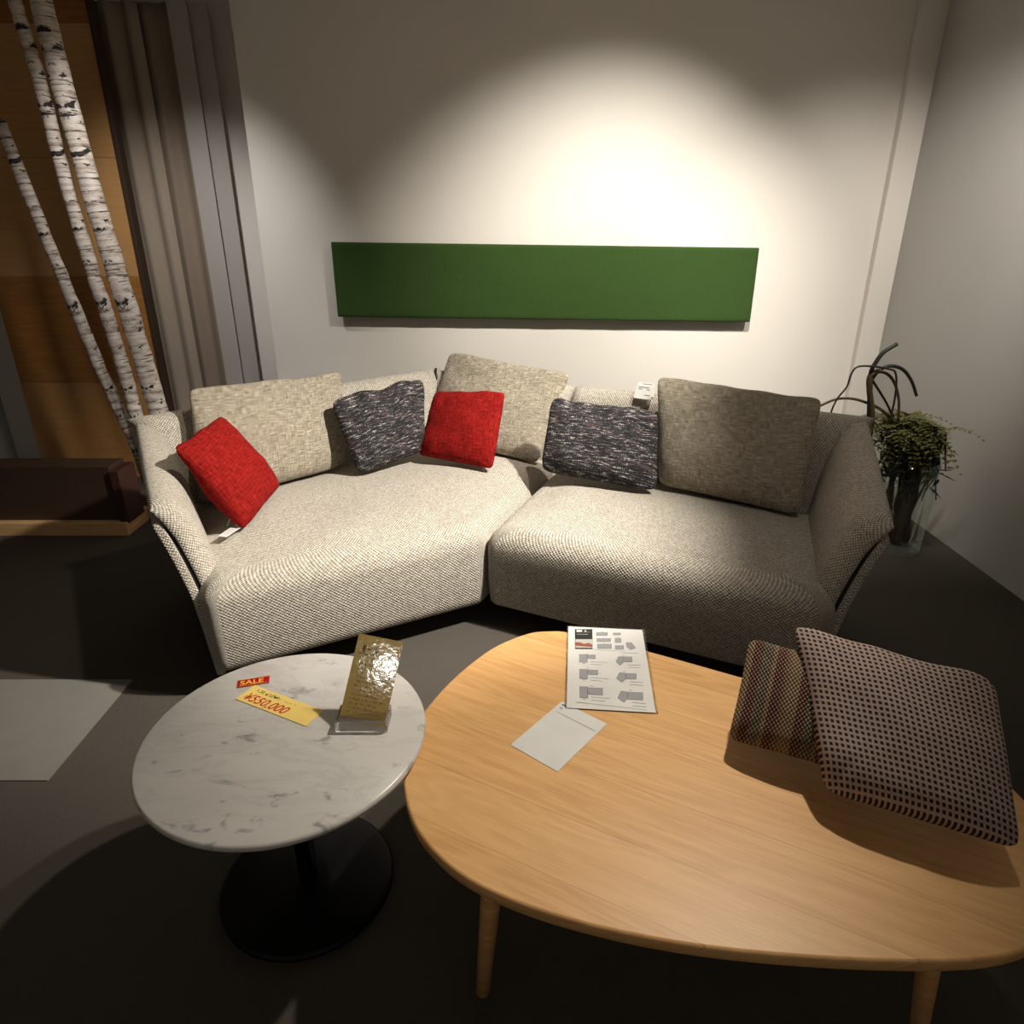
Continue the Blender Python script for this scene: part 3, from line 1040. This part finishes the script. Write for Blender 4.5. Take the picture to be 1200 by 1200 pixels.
# second white paper
fr = frame((.049, 1.295, .4212), (.10, -.085, 0), (.03, .036, 0))
fr = frame((-.003, 1.170, .4212), (.11, -.09, 0), (.09, .19, 0))
s_ = Sheet(fr, .125, .19, .0006)
s_.text('RB', .008, .178, .007, 1)
s_.mb.v = s_.mb.v[:8]; s_.mb.f = s_.mb.f[:6]; s_.mb.uv = s_.mb.uv[:8]; s_.mb.mi = s_.mb.mi[:6]
s_.line((.008, .181), (.026, .181), .005, 1); s_.line((.010, .168), (.018, .168), .0025, 1); s_.line((.012, .152), (.118, .152), .0008, 1)
tag(s_.build('paper_leaflet', [M['paper'], M['ink_grey']]), 'white paper leaflet lying left of the layout sheet on the oak table', 'paper')

# cushions on the oak table
pillow('throw_pillow', [[.452, 1.14, .462], [.69, 1.03, .462], [.752, 1.165, .62], [.521, 1.279, .62]], .10, M['stripe'],
       'striped woven throw pillow in maroon, olive and tan on the oak table', 'pillow', 'patterned throw pillows on the oak table', .27, .22, .004, 12.1, .02)
pillow('throw_pillow', [[.585, .983, .475], [.866, .85, .475], [.915, 1.072, .66], [.607, 1.274, .66]], .12, M['dots'],
       'mauve throw pillow with dark square dots leaning on the oak table', 'pillow', 'patterned throw pillows on the oak table', .37, .33, .004, 14.5, .02)

# ------------------------------------------------------------------ left background
def trunk(pts, r0, r1, label, seed):
    P = spline(pts, 14)
    rnd = random.Random(seed)
    k = len(P)
    rad = [r0 + (r1 - r0) * i / (k - 1) + rnd.uniform(-.002, .002) for i in range(k)]
    P = P + np.array([[nz(i * .3 + seed, 0, 0, 1) * .006, nz(0, i * .3, seed, 1) * .006, 0] for i in range(k)])
    o = MB().tube(P, rad, 20).build('birch_trunk', M['birch'])
    return tag(o, label, 'tree trunk', 'birch trunks behind the left arm')
t1 = trunk([(-1.80, 3.52, 0), (-1.85, 3.5, .579), (-1.895, 3.5, 1.058), (-1.95, 3.5, 1.6), (-1.99, 3.5, 2.2), (-2.0, 3.5, 2.6)], .05, .042, 'thick white birch trunk rising behind the left end of the sofa', 3)
t2 = trunk([(-1.92, 3.43, 0), (-1.942, 3.45, .569), (-1.968, 3.45, .957), (-2.03, 3.46, 1.5), (-2.06, 3.46, 2.1), (-2.10, 3.46, 2.5)], .036, .026, 'thin white birch trunk just left of the thick one', 5)
t3 = trunk([(-1.955, 3.50, 0), (-2.01, 3.50, .41), (-2.05, 3.50, .56), (-2.16, 3.50, 1.1), (-2.30, 3.50, 1.9)], .032, .026, 'thin white birch trunk at far left beside the sofa arm', 8)
MB().tube(spline([(-1.885, 3.45, .98), (-1.85, 3.44, 1.0), (-1.82, 3.43, 1.0)], 5), [.006] * 10 + [.004], 8).build('branch_stub', M['birch'], t1) if False else None

wp = thing('wood_panel', 'ochre brown wooden panel standing behind the birch trunks', 'panel', (-2.5, 4.1, 0))
MB().box((-2.95, 4.08, 0), (-2.088, 4.12, 2.5), 0, .003).build('board', M['ochre'], wp, smooth=False)
MB().box((-2.10, 4.06, 0), (-2.075, 4.125, 2.5), 0, .002).build('edge_strip', M['dark_brown'], wp, smooth=False)

def folded(name, x0, x1, y, z0, z1, amp, waves, mat, label, cat, group, seed=0.0, ph=0.0):
    nx, nz_ = int(waves * 14) + 10, 24
    V, UV, F = [], [], []
    for j in range(nz_ + 1):
        for i in range(nx + 1):
            a = i / nx; b = j / nz_
            d = amp * math.sin(2 * math.pi * waves * a + ph + .5 * nz(a * 3, b * 2, seed, 1)) * (1 + .4 * nz(a * 5, b, seed, 1))
            V.append((x0 + (x1 - x0) * a, y + d, z0 + (z1 - z0) * b)); UV.append((a * (x1 - x0) * 1.5, b * (z1 - z0)))
    n1 = len(V)
    V += [(q[0], q[1] + .003, q[2]) for q in V]; UV += UV
    w = nx + 1
    for j in range(nz_):
        for i in range(nx):
            q = (j * w + i, j * w + i + 1, (j + 1) * w + i + 1, (j + 1) * w + i)
            F.append(q); F.append(tuple(n1 + t for t in q[::-1]))
    for j in range(nz_):
        F.append((j * w, (j + 1) * w, n1 + (j + 1) * w, n1 + j * w)); e = j * w + nx
        F.append((e, n1 + e, n1 + e + w, e + w))
    for i in range(nx):
        F.append((i, n1 + i, n1 + i + 1, i + 1)); t = nz_ * w + i
        F.append((t, t + 1, n1 + t + 1, n1 + t))
    o = obj(name, V, F, mat, None, UV)
    return tag(o, label, cat, group)
folded('curtain', -2.20, -1.96, 4.30, .03, 2.55, .016, 2.0, M['taupe'], 'taupe curtain hanging in soft folds just right of the ochre panel', 'curtain', None, 1.0, .6)
folded('curtain', -1.985, -1.80, 4.335, .03, 2.55, .014, 1.5, M['brown_cloth'], 'brown shaded curtain between the taupe curtain and the grey panels', 'curtain', None, 2.0, 2.0)
def hpanel(x0, x1, y, label):
    t = thing('panel_curtain', label, 'curtain', ((x0 + x1) / 2, y, 0), 'flat panel curtains')
    MB().box((x0, y, .03), (x1, y + .006, 2.55), 0, .001).build('fabric', M['greige'], t, smooth=False)
    MB().box((x0 - .002, y - .004, .02), (x1 + .002, y + .010, .045), 0, .001).build('bottom_rail', M['steel'], t, smooth=False)
hpanel(-1.795, -1.69, 4.28, 'narrow grey flat panel curtain beside the brown curtain')
hpanel(-1.70, -1.60, 4.32, 'grey flat panel curtain nearest the pale blue-grey wall')

cb = thing('display_cabinet', 'dark maroon wooden cabinet with pale base behind the left arm', 'cabinet', (-2.3, 3.4, 0))
MB().box((-2.75, 3.22, .07), (-2.005, 3.36, .36), 0, .004).build('carcass', M['dark_brown'], cb, smooth=False)
MB().box((-2.00, 3.20, .06), (-1.955, 3.36, .34), 0, .003).build('side_panel', M['maroon'], cb, smooth=False)
MB().box((-2.78, 3.18, 0), (-1.96, 3.42, .07), 0, .003).build('base_board', M['pale_wood'], cb, smooth=False)

# ------------------------------------------------------------------ plant in a glass vase
vx, vy = 1.875, 3.05
vs = thing('glass_vase', 'tall clear glass cylinder vase on the floor behind the right arm', 'vase', (vx, vy, 0))
MB().lathe([(.0, .001), (.115, .001), (.122, .006), (.124, .015), (.124, .46), (.120, .46), (.120, .02), (.0, .02)], (vx, vy, 0), 64).build('glass_body', M['vase_glass'], vs)
pl = thing('potted_fern', 'dark trailing fern with bare roots in the glass vase', 'plant', (vx, vy, .02))
rnd = random.Random(77)
mb = MB()
for k in range(7):
    a = rnd.uniform(0, 6.28); r = rnd.uniform(.0, .07)
    x, y = vx + r * math.cos(a), vy + r * math.sin(a)
    mb.tube(spline([(x, y, .025), (x + rnd.uniform(-.02, .02), y, .25), (x + rnd.uniform(-.03, .03), y, .50)], 8), [.018 + .006 * math.sin(i) for i in range(17)], 10)
mb.build('trunk', M['cork'], pl)
mb = MB()
for k in range(46):
    a = rnd.uniform(0, 6.28); r = rnd.uniform(.03, .13)
    x, y, z = vx + r * math.cos(a), vy + r * math.sin(a) * .8, rnd.uniform(.5, .62)
    x = max(x, 1.69)
    L = rnd.uniform(.1, .36)
    mb.tube(spline([(x, y, z), (x + rnd.uniform(-.04, .04), y + rnd.uniform(-.03, .03), z - L * .5), (x + rnd.uniform(-.06, .05), y, z - L)], 6), np.linspace(.007, .0025, 13), 6)
mb.build('hanging_roots', M['leaf_dark'], pl)
mb = MB()
def leaflet(mb, p, d, L, w):
    d = np.array(d); d = d / np.linalg.norm(d)
    s = np.cross(d, (0, 0, 1.)); s = s / (np.linalg.norm(s) + 1e-9)
    up = np.cross(s, d) * w * .25
    pts = [p, p + d * L * .35 + s * w + up, p + d * L, p + d * L * .35 - s * w + up, p + d * L * .4]
    mb.add(pts, [(0, 1, 4), (1, 2, 4), (2, 3, 4), (3, 0, 4)])
for k in range(150):
    a = rnd.uniform(0, 6.28); el = rnd.uniform(-.5, 1.0)
    L = rnd.uniform(.10, .2)
    d = np.array([math.cos(a) * math.cos(el), math.sin(a) * math.cos(el), math.sin(el)])
    c0 = np.array([vx - .05 + rnd.uniform(-.11, .11), vy + rnd.uniform(-.1, .1), .60 + rnd.uniform(-.04, .05)])
    path = [c0 + d * L * t - np.array([0, 0, .10 * t * t]) for t in np.linspace(0, 1, 9)]
    for i, p in enumerate(path[1:]):
        tdir = path[i + 1] - path[i]; tdir /= np.linalg.norm(tdir)
        sd = np.cross(tdir, (0, 0, 1.)); sd /= np.linalg.norm(sd) + 1e-9
        for sg in (1, -1):
            leaflet(mb, p, sd * sg + tdir * .5 + np.array([0, 0, rnd.uniform(-.2, .3)]), .042 * (1.1 - i / 9), .008)
mb.build('fronds', M['leaf'], pl)
mb = MB()
for k in range(40):
    a = rnd.uniform(0, 6.28); r = rnd.uniform(.03, .19)
    p = np.array([max(1.68, vx - .02 + r * math.cos(a)), vy + r * .8 * math.sin(a), rnd.uniform(.38, .58)])
    for q in range(4):
        leaflet(mb, p + np.array([rnd.uniform(-.02, .02), 0, -q * .02]), (rnd.uniform(-1, 1), rnd.uniform(-1, 1), rnd.uniform(-1, .3)), rnd.uniform(.05, .09), .012)
mb.build('lower_leaves', M['leaf_dark'], pl)
def vine(name, pts, r, mat):
    P = spline(pts, 8)
    MB().tube(P, np.linspace(r, r * .8, len(P)), 8).build(name, mat, pl)
Yp = 3.05
vine('vine', [(1.645, Yp, .60), (1.625, Yp, .70), (1.61, Yp, .80), (1.60, Yp, .86), (1.615, Yp, .91), (1.64, Yp, .95), (1.69, Yp, .985)], .011, M['vine_dark'])
vine('vine', [(1.65, Yp, .55), (1.645, Yp, .66), (1.61, Yp, .78), (1.60, Yp, .84), (1.63, Yp, .87)], .015, M['vine'])
vine('vine', [(1.72, Yp - .02, .60), (1.72, Yp - .02, .76), (1.70, Yp - .02, .86), (1.66, Yp - .02, .88), (1.60, Yp - .02, .89), (1.53, Yp - .02, .89), (1.505, Yp - .02, .86), (1.495, Yp - .02, .80), (1.462, Yp - .02, .745), (1.445, Yp - .02, .68), (1.445, Yp - .02, .60)], .0048, M['vine_dark'])
vine('vine', [(1.80, Yp, .60), (1.70, Yp + .02, .68), (1.64, Yp + .02, .71), (1.56, Yp + .02, .735), (1.48, Yp + .02, .735), (1.40, Yp + .02, .70)], .007, M['vine'])
vine('vine', [(1.61, Yp + .02, .80), (1.64, Yp + .02, .86), (1.69, Yp + .02, .885), (1.75, Yp + .02, .87), (1.80, Yp + .02, .82), (1.84, Yp + .02, .75)], .009, M['vine_dark'])
vine('vine', [(1.60, Yp, .86), (1.66, Yp, .86), (1.71, Yp, .82), (1.75, Yp, .74), (1.77, Yp, .64)], .0075, M['vine'])
vine('vine', [(1.61, Yp, .83), (1.66, Yp, .77), (1.70, Yp, .72), (1.74, Yp, .66)], .006, M['vine_dark'])
